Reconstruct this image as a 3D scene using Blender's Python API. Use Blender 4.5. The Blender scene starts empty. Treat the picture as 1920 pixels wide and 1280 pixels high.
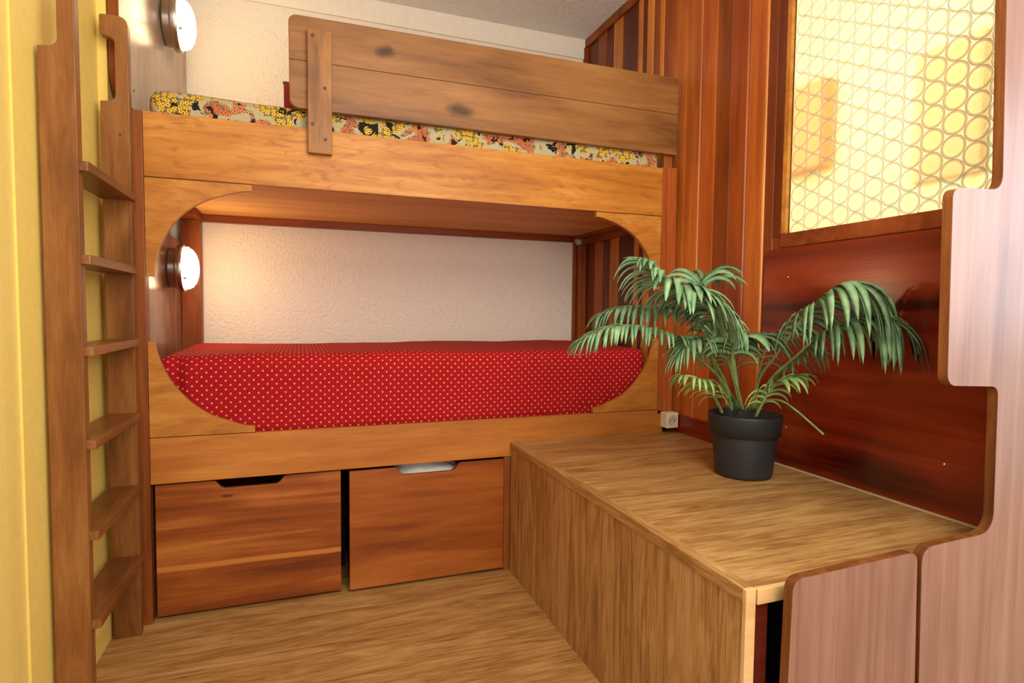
import bpy, bmesh, math, random
from mathutils import Vector, Matrix, noise
random.seed(7)
C = bpy.context.scene.collection

# ---------------------------------------------------------------- camera
cam_d = bpy.data.cameras.new('camera'); cam = bpy.data.objects.new('camera', cam_d); C.objects.link(cam)
cam_d.sensor_width = 36.0; cam_d.lens = 1088.53 / 1920 * 36.0; cam_d.clip_start = 0.02
R_ = Vector((0.93944444, -0.34254867, 0.01022553)); U_ = Vector((0.00801029, 0.05177865, 0.99862646)); F_ = Vector((0.34260763, 0.93807216, -0.05138708))
m = Matrix(((R_.x, U_.x, -F_.x), (R_.y, U_.y, -F_.y), (R_.z, U_.z, -F_.z))).to_4x4()
m.translation = Vector((0.45536, -2.12135, 1.02519)); cam.matrix_world = m
bpy.context.scene.camera = cam

# ---------------------------------------------------------------- world, lights, exposure
w = bpy.data.worlds.new('world'); bpy.context.scene.world = w; w.use_nodes = True
bg = w.node_tree.nodes['Background']; bg.inputs[0].default_value = (1.0, 0.965, 0.91, 1); bg.inputs[1].default_value = 1.15
def area(name, loc, target, sx, sy, power, col, spread=math.pi):
    l = bpy.data.lights.new(name, 'AREA'); l.shape = 'RECTANGLE'; l.size = sx; l.size_y = sy; l.energy = power; l.color = col; l.spread = spread
    o = bpy.data.objects.new(name, l); C.objects.link(o); o.location = loc
    o.rotation_euler = (Vector(target) - Vector(loc)).to_track_quat('-Z', 'Y').to_euler(); return o
area('daylight_window', (4.2, -2.75, 1.55), (1.7, -1.3, 1.1), 1.3, 1.3, 17, (0.66, 0.80, 1.0))
area('ceiling_fill', (1.2, -1.9, 1.45), (1.0, 0.5, 2.55), 0.5, 0.5, 11, (1.0, 0.96, 0.90))  # unseen fill light added to brighten the ceiling
area('rear_area_light', (0.9, -2.6, 2.35), (0.9, -0.3, 0.7), 0.9, 0.9, 22, (1.0, 0.90, 0.76))  # unseen warm area light above and behind the camera
area('hall_lamp', (2.55, 0.3, 2.2), (3.55, 0.3, 2.2), 1.3, 1.3, 17.5, (1.0, 0.95, 0.80))
vs = bpy.context.scene.view_settings
vs.view_transform = 'Standard'; vs.look = 'None'; vs.gamma = 1.0; vs.use_curve_mapping = False; vs.exposure = 0.42

# ---------------------------------------------------------------- node helpers
def lin(c):
    return tuple(((v/255)/12.92 if v/255 <= 0.04045 else ((v/255+0.055)/1.055)**2.4) for v in c) + (1.0,)
class NT:
    def __init__(s, name, rough=0.5, spec=0.4):
        s.m = bpy.data.materials.new(name); s.m.use_nodes = True; s.t = s.m.node_tree
        s.b = s.t.nodes['Principled BSDF']; s.b.inputs['Roughness'].default_value = rough
        s.b.inputs['Specular IOR Level'].default_value = spec
    def n(s, typ, **kw):
        nd = s.t.nodes.new(typ)
        for k, v in kw.items(): setattr(nd, k, v)
        return nd
    def l(s, a, b): s.t.links.new(a, b)
    def val(s, sock, v):
        if isinstance(v, (int, float, tuple)): sock.default_value = v
        else: s.l(v, sock)
    def math(s, op, a, b=0.0, c=None):
        nd = s.n('ShaderNodeMath', operation=op); s.val(nd.inputs[0], a); s.val(nd.inputs[1], b)
        if c is not None: s.val(nd.inputs[2], c)
        return nd.outputs[0]
    def coords(s): return s.n('ShaderNodeTexCoord').outputs['Object']
    def mapping(s, vec, scale=(1,1,1), loc=(0,0,0), rot=(0,0,0)):
        nd = s.n('ShaderNodeMapping'); s.l(vec, nd.inputs[0]); nd.inputs['Scale'].default_value = scale
        nd.inputs['Location'].default_value = loc; nd.inputs['Rotation'].default_value = rot; return nd.outputs[0]
    def noise(s, vec, scale, detail=4, rough=0.55, dist=0.0):
        nd = s.n('ShaderNodeTexNoise'); s.l(vec, nd.inputs['Vector']); nd.inputs['Scale'].default_value = scale
        nd.inputs['Detail'].default_value = detail; nd.inputs['Roughness'].default_value = rough; nd.inputs['Distortion'].default_value = dist
        return nd.outputs['Fac']
    def ramp(s, fac, stops):
        nd = s.n('ShaderNodeValToRGB'); s.l(fac, nd.inputs[0]); e = nd.color_ramp.elements
        while len(e) < len(stops): e.new(0.5)
        for i, (p, c) in enumerate(stops): e[i].position = p; e[i].color = c
        return nd.outputs[0]
    def mix(s, fac, a, b, blend='MIX'):
        nd = s.n('ShaderNodeMix', data_type='RGBA', blend_type=blend); s.val(nd.inputs[0], fac); s.val(nd.inputs[6], a); s.val(nd.inputs[7], b); return nd.outputs[2]
    def bump(s, h, strength, dist=0.01):
        nd = s.n('ShaderNodeBump'); nd.inputs['Strength'].default_value = strength; nd.inputs['Distance'].default_value = dist
        s.l(h, nd.inputs['Height']); s.l(nd.outputs[0], s.b.inputs['Normal'])
    def col(s, c): s.val(s.b.inputs['Base Color'], c)

def wood(name, dark, mid, light, axis='X', rough=0.42, fine=0.6, figure=0.0, across=26, along=1.6, seed=0.0, tint=False, spots=(), coat=0.0, streak=None, pos=(0.3, 0.5, 0.7), bands=0.0):
    """grain runs along the given world axis"""
    t = NT(name, rough, 0.28); v = t.coords()
    k = {'X': 0, 'Y': 1, 'Z': 2}[axis]
    sc = [1.0, 1.0, 1.0]; sc[k] = along / across
    a = t.mapping(v, tuple(sc), (seed, seed*1.7, seed*0.6))
    n1 = t.noise(a, across, 5, 0.62, 0.6)
    sc2 = [1.0, 1.0, 1.0]; sc2[k] = 0.045
    n2 = t.noise(t.mapping(v, tuple(sc2), (seed*2, 3.1, 1.2)), 260, 3, 0.65)
    sc3 = [1.0, 1.0, 1.0]; sc3[k] = 0.22
    n3 = t.noise(t.mapping(v, tuple(sc3), (seed, 0, 0)), 6.5, 3, 0.5, 0.4)
    f = t.math('MULTIPLY_ADD', n3, 0.55, t.math('MULTIPLY', n1, 0.5))
    f = t.math('SUBTRACT', f, 0.025)
    if bands:
        sc4 = [1.0, 1.0, 1.0]; sc4[k] = 0.06
        n4 = t.noise(t.mapping(v, tuple(sc4), (seed*3, 1, 2)), 11, 2, 0.4, 0.2)
        f = t.math('ADD', f, t.math('MULTIPLY', t.math('SUBTRACT', n4, 0.5), bands))
    c = t.ramp(f, [(pos[0], lin(dark)), (pos[1], lin(mid)), (pos[2], lin(light))])
    g = t.math('ADD', 1.0 - fine*0.5, t.math('MULTIPLY', n2, fine))
    g3 = t.n('ShaderNodeCombineColor'); [t.l(g, g3.inputs[i]) for i in range(3)]
    c = t.mix(1.0, c, g3.outputs[0], 'MULTIPLY')
    if figure:   # cross-grain flame figure
        sf = [1.0, 1.0, 1.0]; sf[k] = 0.28
        nf = t.noise(t.mapping(v, tuple(sf), (seed, 1, 4), (0.0, 0.22 if k == 0 else 0.0, 0)), 34, 3, 0.55, 1.2)
        ff = t.ramp(nf, [(0.52, (0, 0, 0, 1)), (0.68, (1, 1, 1, 1))])
        c = t.mix(t.math('MULTIPLY', ff, figure), c, lin(dark))
    if streak:   # a pale sapwood streak (z at x=0, slope, half width)
        sx = t.n('ShaderNodeSeparateXYZ'); t.l(v, sx.inputs[0])
        dz = t.math('SUBTRACT', sx.outputs[2], t.math('MULTIPLY_ADD', sx.outputs[0], streak[1], streak[0]))
        dz = t.math('ADD', dz, t.math('MULTIPLY', t.math('SUBTRACT', n3, 0.5), 0.02))
        sf_ = t.ramp(t.math('DIVIDE', t.math('ABSOLUTE', dz), streak[2]), [(0.55, (0.9, 0.9, 0.9, 1)), (1.0, (0, 0, 0, 1))])
        c = t.mix(sf_, c, lin(light))
    for (pt, rad) in spots:      # knots
        mp = t.n('ShaderNodeVectorMath', operation='SUBTRACT'); 
        ds = t.n('ShaderNodeVectorMath', operation='ADD'); t.l(v, ds.inputs[0])
        nn = t.n('ShaderNodeTexNoise'); t.l(v, nn.inputs['Vector']); nn.inputs['Scale'].default_value = 18
        sn = t.n('ShaderNodeVectorMath', operation='MULTIPLY_ADD'); t.l(nn.outputs['Color'], sn.inputs[0]); sn.inputs[1].default_value = (0.03, 0.0, 0.03); sn.inputs[2].default_value = (-0.015, 0, -0.015)
        t.l(sn.outputs[0], ds.inputs[1]); t.l(ds.outputs[0], mp.inputs[0]); mp.inputs[1].default_value = pt
        mv = t.n('ShaderNodeVectorMath', operation='MULTIPLY'); t.l(mp.outputs[0], mv.inputs[0]); mv.inputs[1].default_value = tuple(0 if r == 0 else 1/r for r in rad)
        ln = t.n('ShaderNodeVectorMath', operation='LENGTH'); t.l(mv.outputs[0], ln.inputs[0])
        fk = t.ramp(ln.outputs['Value'], [(0.35, (0.85, 0.85, 0.85, 1)), (0.8, (0.3, 0.3, 0.3, 1)), (1.0, (0, 0, 0, 1))])
        c = t.mix(fk, c, lin((58, 34, 20)))
    if tint:
        at = t.n('ShaderNodeAttribute', attribute_name='tint'); c = t.mix(1.0, c, at.outputs['Color'], 'MULTIPLY')
    t.col(c); t.bump(n2, 0.06, 0.002)
    if coat: t.b.inputs['Coat Weight'].default_value = coat; t.b.inputs['Coat Roughness'].default_value = 0.3
    return t.m

M = {}
M['honey'] = wood('honey_wood', (144, 80, 22), (188, 120, 42), (216, 154, 70), 'X', figure=0.55, seed=1.1)
M['honey_low'] = wood('honey_wood_plain', (146, 82, 26), (180, 108, 42), (204, 136, 62), 'X', seed=4.2, figure=0.12)
M['honey_diag'] = wood('honey_wood_bracket', (148, 84, 28), (184, 116, 44), (210, 148, 68), 'X', seed=6.4, along=9, figure=0.3)
M['drawer1'] = wood('drawer_wood_streaked', (92, 38, 8), (144, 72, 22), (196, 120, 52), 'X', seed=9.3, bands=0.5, along=1.0, streak=(0.168, -0.012, 0.0115), spots=(((0.22, 0.02, 0.395), (0.02, 0, 0.008)),))
M['drawer2'] = wood('drawer_wood_plain', (108, 46, 12), (150, 78, 26), (176, 102, 42), 'X', seed=14.1, bands=0.2, along=2.2)
M['redpost'] = wood('red_post_wood', (96, 42, 12), (136, 70, 26), (158, 90, 40), 'Z', seed=2.2)
M['grooved'] = wood('grooved_post_wood', (124, 52, 16), (168, 84, 32), (190, 108, 50), 'Z', seed=3.7, across=50)
M['guard'] = wood('guard_board_wood', (98, 60, 28), (142, 94, 48), (168, 118, 66), 'X', seed=21.0, bands=0.15, along=2.2,
                  spots=(((1.015, 0.0, 1.765), (0.065, 0, 0.026)), ((0.745, 0.0, 1.935), (0.04, 0, 0.028))))
M['cleat'] = wood('cleat_wood', (94, 58, 24), (156, 104, 52), (184, 132, 74), 'Z', seed=22.0, along=4)
M['ladder'] = wood('ladder_wood', (92, 52, 20), (132, 82, 38), (160, 110, 60), 'Z', seed=31.0, along=4, rough=0.36)
M['rung'] = wood('rung_wood', (84, 46, 18), (124, 74, 34), (152, 102, 56), 'Y', seed=33.0, along=4, rough=0.33)
M['cladding'] = wood('cladding_wood', (146, 90, 40), (204, 146, 76), (240, 184, 104), 'Z', seed=41.0, tint=True, across=30, rough=0.36)
M['frame_red'] = wood('alcove_frame_wood', (88, 34, 8), (134, 62, 22), (156, 80, 34), 'X', seed=5.0)
M['frame_redz'] = wood('alcove_post_wood', (90, 36, 8), (138, 68, 24), (162, 88, 36), 'Z', seed=5.5)
M['ply'] = wood('bunk_underside_plywood', (190, 128, 60), (216, 156, 84), (230, 172, 100), 'X', seed=51.0, fine=0.15, rough=0.6)
M['laminate'] = wood('grey_brown_laminate', (140, 112, 92), (174, 148, 128), (192, 168, 148), 'Z', seed=61.0, across=18, along=5, fine=0.2, rough=0.25)
M['laminate_low'] = wood('rosewood_laminate', (96, 58, 40), (152, 110, 82), (176, 138, 108), 'Z', seed=64.0, across=22, along=5, fine=0.3, rough=0.22)
M['wallpanel'] = wood('mahogany_wall_panel', (62, 14, 4), (122, 36, 12), (150, 54, 20), 'Y', seed=71.0, across=24, along=1.6, bands=0.7, rough=0.24, fine=0.25)
for k_, s_, r_ in (('wallpanel', 0.5, 0.2), ('laminate', 0.5, 0.25), ('laminate_low', 0.5, 0.22)):
    M[k_].node_tree.nodes['Principled BSDF'].inputs['Specular IOR Level'].default_value = s_; M[k_].node_tree.nodes['Principled BSDF'].inputs['Roughness'].default_value = r_
M['stair'] = wood('pinkish_sapele_laminate', (116, 76, 58), (142, 100, 80), (160, 120, 100), 'Z', seed=81.0, across=30, along=0.8, rough=0.33, fine=0.3, coat=0.55, pos=(0.36, 0.5, 0.64))
M['stair_edge'] = wood('stained_edge_wood', (70, 36, 14), (120, 68, 30), (150, 92, 46), 'Z', seed=83.0, across=40, along=3, rough=0.4)
M['door_brown'] = wood('brown_door_wood', (94, 46, 14), (130, 68, 24), (150, 84, 34), 'Z', seed=91.0)
M['pale_edge'] = wood('raw_pale_wood', (196, 150, 92), (222, 178, 118), (234, 196, 140), 'X', seed=93.0, fine=0.2)
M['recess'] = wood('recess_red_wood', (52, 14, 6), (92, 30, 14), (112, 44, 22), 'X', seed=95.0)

def oak(name, axis, seams=None, seed=0.0):
    t = NT(name, 0.4); v = t.coords(); k = {'X': 0, 'Y': 1, 'Z': 2}[axis]
    jit = None
    if seams:   # plank offset so that each board has its own figure
        sep = t.n('ShaderNodeSeparateXYZ'); t.l(v, sep.inputs[0]); u = sep.outputs[seams[0]]
        q = t.math('DIVIDE', t.math('ADD', u, seams[2]), seams[1]); idx = t.math('FLOOR', q)
        comb = t.n('ShaderNodeCombineXYZ'); t.l(t.math('MULTIPLY', idx, 7.3), comb.inputs[k])
        va = t.n('ShaderNodeVectorMath', operation='ADD'); t.l(v, va.inputs[0]); t.l(comb.outputs[0], va.inputs[1]); v2 = va.outputs[0]
        fr = t.math('FRACT', q); jit = t.math('ABSOLUTE', t.math('SUBTRACT', fr, 0.5))
    else: v2 = v
    sc = [1, 1, 1]; sc[k] = 0.13
    n1 = t.noise(t.mapping(v2, tuple(sc), (seed, seed, seed)), 21, 6, 0.66, 1.0)
    sc = [1, 1, 1]; sc[k] = 0.045
    n2 = t.noise(t.mapping(v2, tuple(sc), (seed, 2, 1)), 190, 4, 0.7, 0.3)
    f = t.math('ADD', t.math('MULTIPLY', n1, 0.55), t.math('MULTIPLY', n2, 0.45))
    c = t.ramp(f, [(0.34, lin((112, 74, 34))), (0.46, lin((160, 116, 62))), (0.54, lin((184, 140, 82))), (0.66, lin((204, 166, 108)))])
    if jit is not None:
        s = t.math('GREATER_THAN', jit, 0.4965); c = t.mix(t.math('MULTIPLY', s, 0.55), c, lin((90, 58, 26)))
    t.col(c); t.bump(n2, 0.1, 0.002); return t.m
M['oak_floor'] = oak('oak_floor_boards', 'X', ('Y', 0.19, 5.05))
M['oak_top'] = oak('oak_platform_top', 'X', ('Y', 0.19, 5.10), 3.0)
M['oak_side'] = oak('oak_platform_side', 'Z', ('Y', 0.19, 5.02), 8.0)
M['oak_trim'] = oak('oak_edge_strip', 'Y', None, 12.0)

def plaster(name, c, scale, strength, rough=0.85):
    t = NT(name, rough, 0.2); v = t.coords()
    vo = t.n('ShaderNodeTexVoronoi', feature='SMOOTH_F1'); t.l(v, vo.inputs['Vector']); vo.inputs['Scale'].default_value = scale
    n = t.noise(v, scale*1.3, 3, 0.6, 0.5)
    h = t.math('SUBTRACT', n, t.math('MULTIPLY', vo.outputs['Distance'], 0.6)); t.col(lin(c)); t.bump(h, strength, 0.006); return t.m
M['plaster'] = plaster('textured_cream_plaster', (240, 228, 212), 85, 1.0)
M['ceiling'] = plaster('textured_ceiling_plaster', (236, 232, 226), 70, 1.0)
def plain(name, c, rough=0.5, spec=0.4, metal=0.0, emit=None, es=0.0, bump=None):
    t = NT(name, rough, spec); t.b.inputs['Metallic'].default_value = metal
    v = t.coords(); n = t.noise(v, 40, 3)
    d = tuple(x*0.93 for x in lin(c)[:3]) + (1,)
    t.col(t.ramp(n, [(0.3, d), (0.7, lin(c))]))
    if emit: t.b.inputs['Emission Color'].default_value = lin(emit); t.b.inputs['Emission Strength'].default_value = es
    if bump: t.bump(t.noise(v, bump[0], 3), bump[1], 0.004)
    return t.m
M['band'] = plain('smooth_cream_paint', (240, 228, 210), 0.6)
M['white'] = plain('white_paint', (232, 224, 214), 0.6)
M['yellow'] = plain('yellow_paint', (244, 214, 112), 0.5, bump=(160, 0.08))
M['yellow_gloss'] = plain('yellow_gloss_paint', (246, 218, 120), 0.35)
M['black'] = plain('gap_shade_black', (14, 12, 12), 0.8)  # near-black colour standing in for deep shade in gaps and hollows
M['black_seam'] = plain('dark_board_seam', (52, 30, 16), 0.8)
M['pot'] = plain('black_plastic', (40, 41, 43), 0.45, bump=(300, 0.1))
M['soil'] = plain('dark_soil', (22, 18, 15), 0.95, bump=(90, 0.8))
M['cream_plastic'] = plain('cream_plastic', (240, 226, 190), 0.35)
M['socket_grey'] = plain('socket_recess_plastic', (214, 200, 168), 0.4)
M['hole'] = plain('socket_hole', (30, 26, 22), 0.6)
M['chrome'] = plain('brushed_chrome', (196, 182, 168), 0.28, metal=1.0)
M['screw'] = plain('steel_screw', (226, 206, 170), 0.3, metal=1.0)
M['dark_screw'] = plain('dark_screw', (74, 46, 30), 0.5)
M['lampglass'] = plain('lit_opal_glass', (255, 250, 235), 0.3, emit=(255, 222, 168), es=17.0)
M['duvet'] = plain('white_duvet_fabric', (244, 238, 226), 0.9, bump=(60, 0.5))
M['red_pillow'] = plain('red_cushion_fabric', (150, 26, 30), 0.9)
M['olive'] = plain('olive_piping', (120, 116, 88), 0.9)
M['caulk'] = plain('pale_sealant', (200, 170, 126), 0.6)
M['hall_cream'] = plain('hall_cream_paint', (250, 238, 196), 0.7)
M['hall_orange'] = plain('orange_cupboard_paint', (228, 162, 118), 0.6)
M['hall_brown'] = plain('brown_picture', (228, 190, 146), 0.6)

def glass():
    """flat bottle-bottom pane: clear blurred discs packed in a hexagonal lattice"""
    t = NT('bottle_bottom_glass', 0.16, 0.5); b = t.b
    b.inputs['Transmission Weight'].default_value = 1.0; b.inputs['IOR'].default_value = 1.08
    sp = t.n('ShaderNodeSeparateXYZ'); t.l(t.coords(), sp.inputs[0])
    u = t.math('DIVIDE', t.math('ADD', sp.outputs[1], 0.626), 0.0535); ci = t.math('ROUND', u)
    par = t.math('MULTIPLY', t.math('ABSOLUTE', t.math('MODULO', ci, 2.0)), 0.5)
    v = t.math('SUBTRACT', t.math('DIVIDE', t.math('SUBTRACT', sp.outputs[2], 1.2987), 0.0603), par)
    du = t.math('MULTIPLY', t.math('SUBTRACT', u, ci), 0.0535); dv = t.math('MULTIPLY', t.math('SUBTRACT', v, t.math('ROUND', v)), 0.0603)
    r = t.math('SQRT', t.math('ADD', t.math('MULTIPLY', du, du), t.math('MULTIPLY', dv, dv)))
    c = t.ramp(t.math('DIVIDE', r, 0.04), [(0.0, (1, 0.93, 0.62, 1)), (0.50, (1, 0.96, 0.70, 1)), (0.64, (1, 0.98, 0.82, 1)), (0.74, (1, 1, 0.93, 1))])
    t.col(c)
    t.bump(t.noise(t.coords(), 90, 2), 0.25, 0.002)
    return t.m
M['glass'] = glass()
def ringmat():
    t = NT('cast_glass_ring', 0.15, 0.6); t.b.inputs['Transmission Weight'].default_value = 0.0; t.col((0.80, 0.66, 0.42, 1))
    tr = t.n('ShaderNodeBsdfTranslucent'); tr.inputs[0].default_value = (0.98, 0.90, 0.68, 1)
    tp = t.n('ShaderNodeBsdfTransparent'); mx = t.n('ShaderNodeMixShader'); mx.inputs[0].default_value = 0.35
    m2 = t.n('ShaderNodeMixShader'); m2.inputs[0].default_value = 0.45
    t.l(t.b.outputs[0], mx.inputs[1]); t.l(tr.outputs[0], mx.inputs[2]); mx.inputs[0].default_value = 0.7
    t.l(mx.outputs[0], m2.inputs[1]); t.l(tp.outputs[0], m2.inputs[2]); t.l(m2.outputs[0], t.t.nodes['Material Output'].inputs[0]); return t.m
M['glass_ring'] = ringmat()

def leafmat(name, a, b):
    t = NT(name, 0.5, 0.35); n = t.noise(t.coords(), 22, 3)
    c = t.ramp(n, [(0.3, lin(a)), (0.7, lin(b))]); t.col(c)
    t.b.inputs['Subsurface Weight'].default_value = 0.0
    return t.m
M['leaf'] = leafmat('palm_leaf', (84, 120, 80), (144, 176, 124))
M['leaf_light'] = leafmat('young_palm_leaf', (110, 140, 66), (156, 184, 110))
M['stem'] = leafmat('palm_stem', (98, 124, 66), (136, 158, 96))

def dots():
    t = NT('red_dotted_fabric', 0.85, 0.15); sp = t.n('ShaderNodeSeparateXYZ'); t.l(t.coords(), sp.inputs[0])
    u = t.math('DIVIDE', sp.outputs[0], 0.029); v = t.math('DIVIDE', t.math('ADD', sp.outputs[2], t.math('MULTIPLY', sp.outputs[1], 1.0)), 0.029)
    def lat(o):
        a = t.math('SUBTRACT', t.math('FRACT', t.math('ADD', u, o)), 0.5); b = t.math('SUBTRACT', t.math('FRACT', t.math('ADD', v, o)), 0.5)
        return t.math('SQRT', t.math('ADD', t.math('MULTIPLY', a, a), t.math('MULTIPLY', b, b)))
    d = t.math('MINIMUM', lat(0.0), lat(0.5)); f = t.math('LESS_THAN', d, 0.105)
    n = t.noise(t.coords(), 300, 2); c = t.ramp(n, [(0.3, lin((146, 12, 22))), (0.7, lin((182, 22, 34)))])
    t.col(t.mix(f, c, lin((232, 164, 84)))); t.bump(n, 0.2, 0.002); return t.m
M['dots'] = dots()

def floral():
    t = NT('seventies_floral_fabric', 0.8, 0.2); v0 = t.coords()
    sp = t.n('ShaderNodeSeparateXYZ'); t.l(v0, sp.inputs[0]); cb = t.n('ShaderNodeCombineXYZ'); t.l(sp.outputs[0], cb.inputs[0])
    t.l(t.math('ADD', sp.outputs[1], sp.outputs[2]), cb.inputs[1]); v = cb.outputs[0]
    S = 62.0
    sv = t.n('ShaderNodeVectorMath', operation='SCALE'); t.l(v, sv.inputs[0]); sv.inputs['Scale'].default_value = S
    vo = t.n('ShaderNodeTexVoronoi', voronoi_dimensions='2D'); t.l(sv.outputs[0], vo.inputs['Vector']); vo.inputs['Scale'].default_value = 1.0; vo.inputs['Randomness'].default_value = 0.55
    df = t.n('ShaderNodeVectorMath', operation='SUBTRACT'); t.l(sv.outputs[0], df.inputs[0]); t.l(vo.outputs['Position'], df.inputs[1])
    s2 = t.n('ShaderNodeSeparateXYZ'); t.l(df.outputs[0], s2.inputs[0])
    ang = t.math('ARCTAN2', s2.outputs[1], s2.outputs[0]); r = vo.outputs['Distance']
    pet = t.math('MULTIPLY_ADD', t.math('COSINE', t.math('MULTIPLY', ang, 5.0)), 0.13, 0.40)
    isf = t.math('LESS_THAN', r, pet); ctr = t.math('LESS_THAN', r, 0.13)
    reg = t.noise(t.mapping(v, (1, 1, 1), (3.3, 1.2, 0)), 9.0, 2, 0.5, 0.3)
    reg2 = t.noise(t.mapping(v, (1, 1, 1), (8.6, 5.7, 0)), 17.0, 3, 0.6, 1.0)
    colr = t.ramp(reg, [(0.40, lin((226, 104, 56))), (0.47, lin((238, 150, 90))), (0.53, lin((240, 186, 60))), (0.62, lin((244, 190, 40)))])
    base = t.mix(t.math('LESS_THAN', reg2, 0.425), lin((176, 166, 128)), lin((28, 28, 22)))
    where = t.math('GREATER_THAN', t.math('ABSOLUTE', t.math('SUBTRACT', reg, 0.5)), 0.035)
    where = t.math('MULTIPLY', where, t.math('GREATER_THAN', reg2, 0.40))
    base = t.mix(t.math('MULTIPLY', where, 0.7), base, lin((60, 44, 26)))
    c = t.mix(t.math('MULTIPLY', isf, where), base, colr)
    c = t.mix(t.math('MULTIPLY', ctr, where), c, lin((40, 24, 16)))
    t.col(c); t.bump(t.noise(v0, 200, 2), 0.2, 0.002); return t.m
M['floral'] = floral()

# ---------------------------------------------------------------- mesh helpers
def obj(name, bm, mat, parent=None, bevel=0.0, seg=2, smooth=False, sub=0):
    me = bpy.data.meshes.new(name); bmesh.ops.recalc_face_normals(bm, faces=bm.faces[:]); bm.to_mesh(me); bm.free()
    o = bpy.data.objects.new(name, me); C.objects.link(o); me.materials.append(M[mat])
    if smooth:
        for p in me.polygons: p.use_smooth = True
    if bevel:
        b = o.modifiers.new('bevel', 'BEVEL'); b.width = bevel; b.segments = seg; b.limit_method = 'ANGLE'; b.angle_limit = math.radians(40)
        try: b.harden_normals = False
        except Exception: pass
    if sub:
        s = o.modifiers.new('sub', 'SUBSURF'); s.levels = sub; s.render_levels = sub
    if parent is not None:
        o.parent = parent
        off = Vector((0, 0, 0)); q = parent
        while q is not None: off += q.location; q = q.parent
        o.location = -off
    return o
def box(x0, x1, y0, y1, z0, z1, bm=None):
    bm = bm or bmesh.new()
    vs_ = [bm.verts.new((x, y, z)) for x in (x0, x1) for y in (y0, y1) for z in (z0, z1)]
    for f in ((0,1,3,2), (4,6,7,5), (0,4,5,1), (2,3,7,6), (0,2,6,4), (1,5,7,3)): bm.faces.new([vs_[i] for i in f])
    return bm
def prism(pts, axis, lo, hi, bm=None):
    """pts are 2D: axis Y -> (x,z); X -> (y,z); Z -> (x,y)"""
    bm = bm or bmesh.new()
    def P(p, d): return {'Y': (p[0], d, p[1]), 'X': (d, p[0], p[1]), 'Z': (p[0], p[1], d)}[axis]
    a = [bm.verts.new(P(p, lo)) for p in pts]; b = [bm.verts.new(P(p, hi)) for p in pts]
    bm.faces.new(a); bm.faces.new(b[::-1]); n = len(pts)
    for i in range(n): bm.faces.new([a[i], b[i], b[(i+1) % n], a[(i+1) % n]])
    return bm
def arc(cx, cz, r, a0, a1, n=8, rz=None):
    rz = rz or r
    return [(cx + r*math.cos(math.radians(a0 + (a1-a0)*i/n)), cz + rz*math.sin(math.radians(a0 + (a1-a0)*i/n))) for i in range(n+1)]
def roundpoly(pts, n=6):
    """pts: (x, z, radius) -> corners rounded"""
    out = []; N = len(pts)
    for i, (x, z, r) in enumerate(pts):
        if r <= 0: out.append((x, z)); continue
        p = Vector((x, z)); a = (Vector(pts[i-1][:2]) - p); b = (Vector(pts[(i+1) % N][:2]) - p)
        th = a.angle(b); d = min(r / math.tan(th/2), a.length*0.49, b.length*0.49)
        s = p + a.normalized()*d; e = p + b.normalized()*d
        for k in range(n+1):
            t = k/n; q = s*(1-t)**2 + p*(2*t*(1-t)) + e*t*t
            out.append((q.x, q.y))
    return out
def cyl(c, axis, r, h, n=24, r2=None, bm=None):
    bm = bm or bmesh.new(); r2 = r if r2 is None else r2
    def P(a, rr, d):
        u, v = rr*math.cos(a), rr*math.sin(a)
        return {'X': (c[0]+d, c[1]+u, c[2]+v), 'Y': (c[0]+u, c[1]+d, c[2]+v), 'Z': (c[0]+u, c[1]+v, c[2]+d)}[axis]
    A = [bm.verts.new(P(2*math.pi*i/n, r, 0)) for i in range(n)]; B = [bm.verts.new(P(2*math.pi*i/n, r2, h)) for i in range(n)]
    bm.faces.new(A); bm.faces.new(B[::-1])
    for i in range(n): bm.faces.new([A[i], B[i], B[(i+1) % n], A[(i+1) % n]])
    return bm
def lathe(c, axis, prof, n=40, bm=None, close=False):
    """prof: (radius, distance along axis)"""
    bm = bm or bmesh.new(); rings = []
    for r, d in prof:
        ring = []
        for i in range(n):
            a = 2*math.pi*i/n; u, v = max(r, 1e-5)*math.cos(a), max(r, 1e-5)*math.sin(a)
            ring.append(bm.verts.new({'X': (c[0]+d, c[1]+u, c[2]+v), 'Y': (c[0]+u, c[1]+d, c[2]+v), 'Z': (c[0]+u, c[1]+v, c[2]+d)}[axis]))
        rings.append(ring)
    for a, b in zip(rings, rings[1:]):
        for i in range(n): bm.faces.new([a[i], a[(i+1) % n], b[(i+1) % n], b[i]])
    bm.faces.new(rings[0]); bm.faces.new(rings[-1])
    return bm
def thing(name, label, cat, loc, group=None):
    o = bpy.data.objects.new(name, None); C.objects.link(o); o.location = loc; o.empty_display_size = 0.05
    tag(o, label, cat, group); return o
def tag(o, label, cat, group=None):
    o['label'] = label; o['category'] = cat
    if group: o['group'] = group
    return o
def struct(o): o['kind'] = 'structure'; return o

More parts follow.
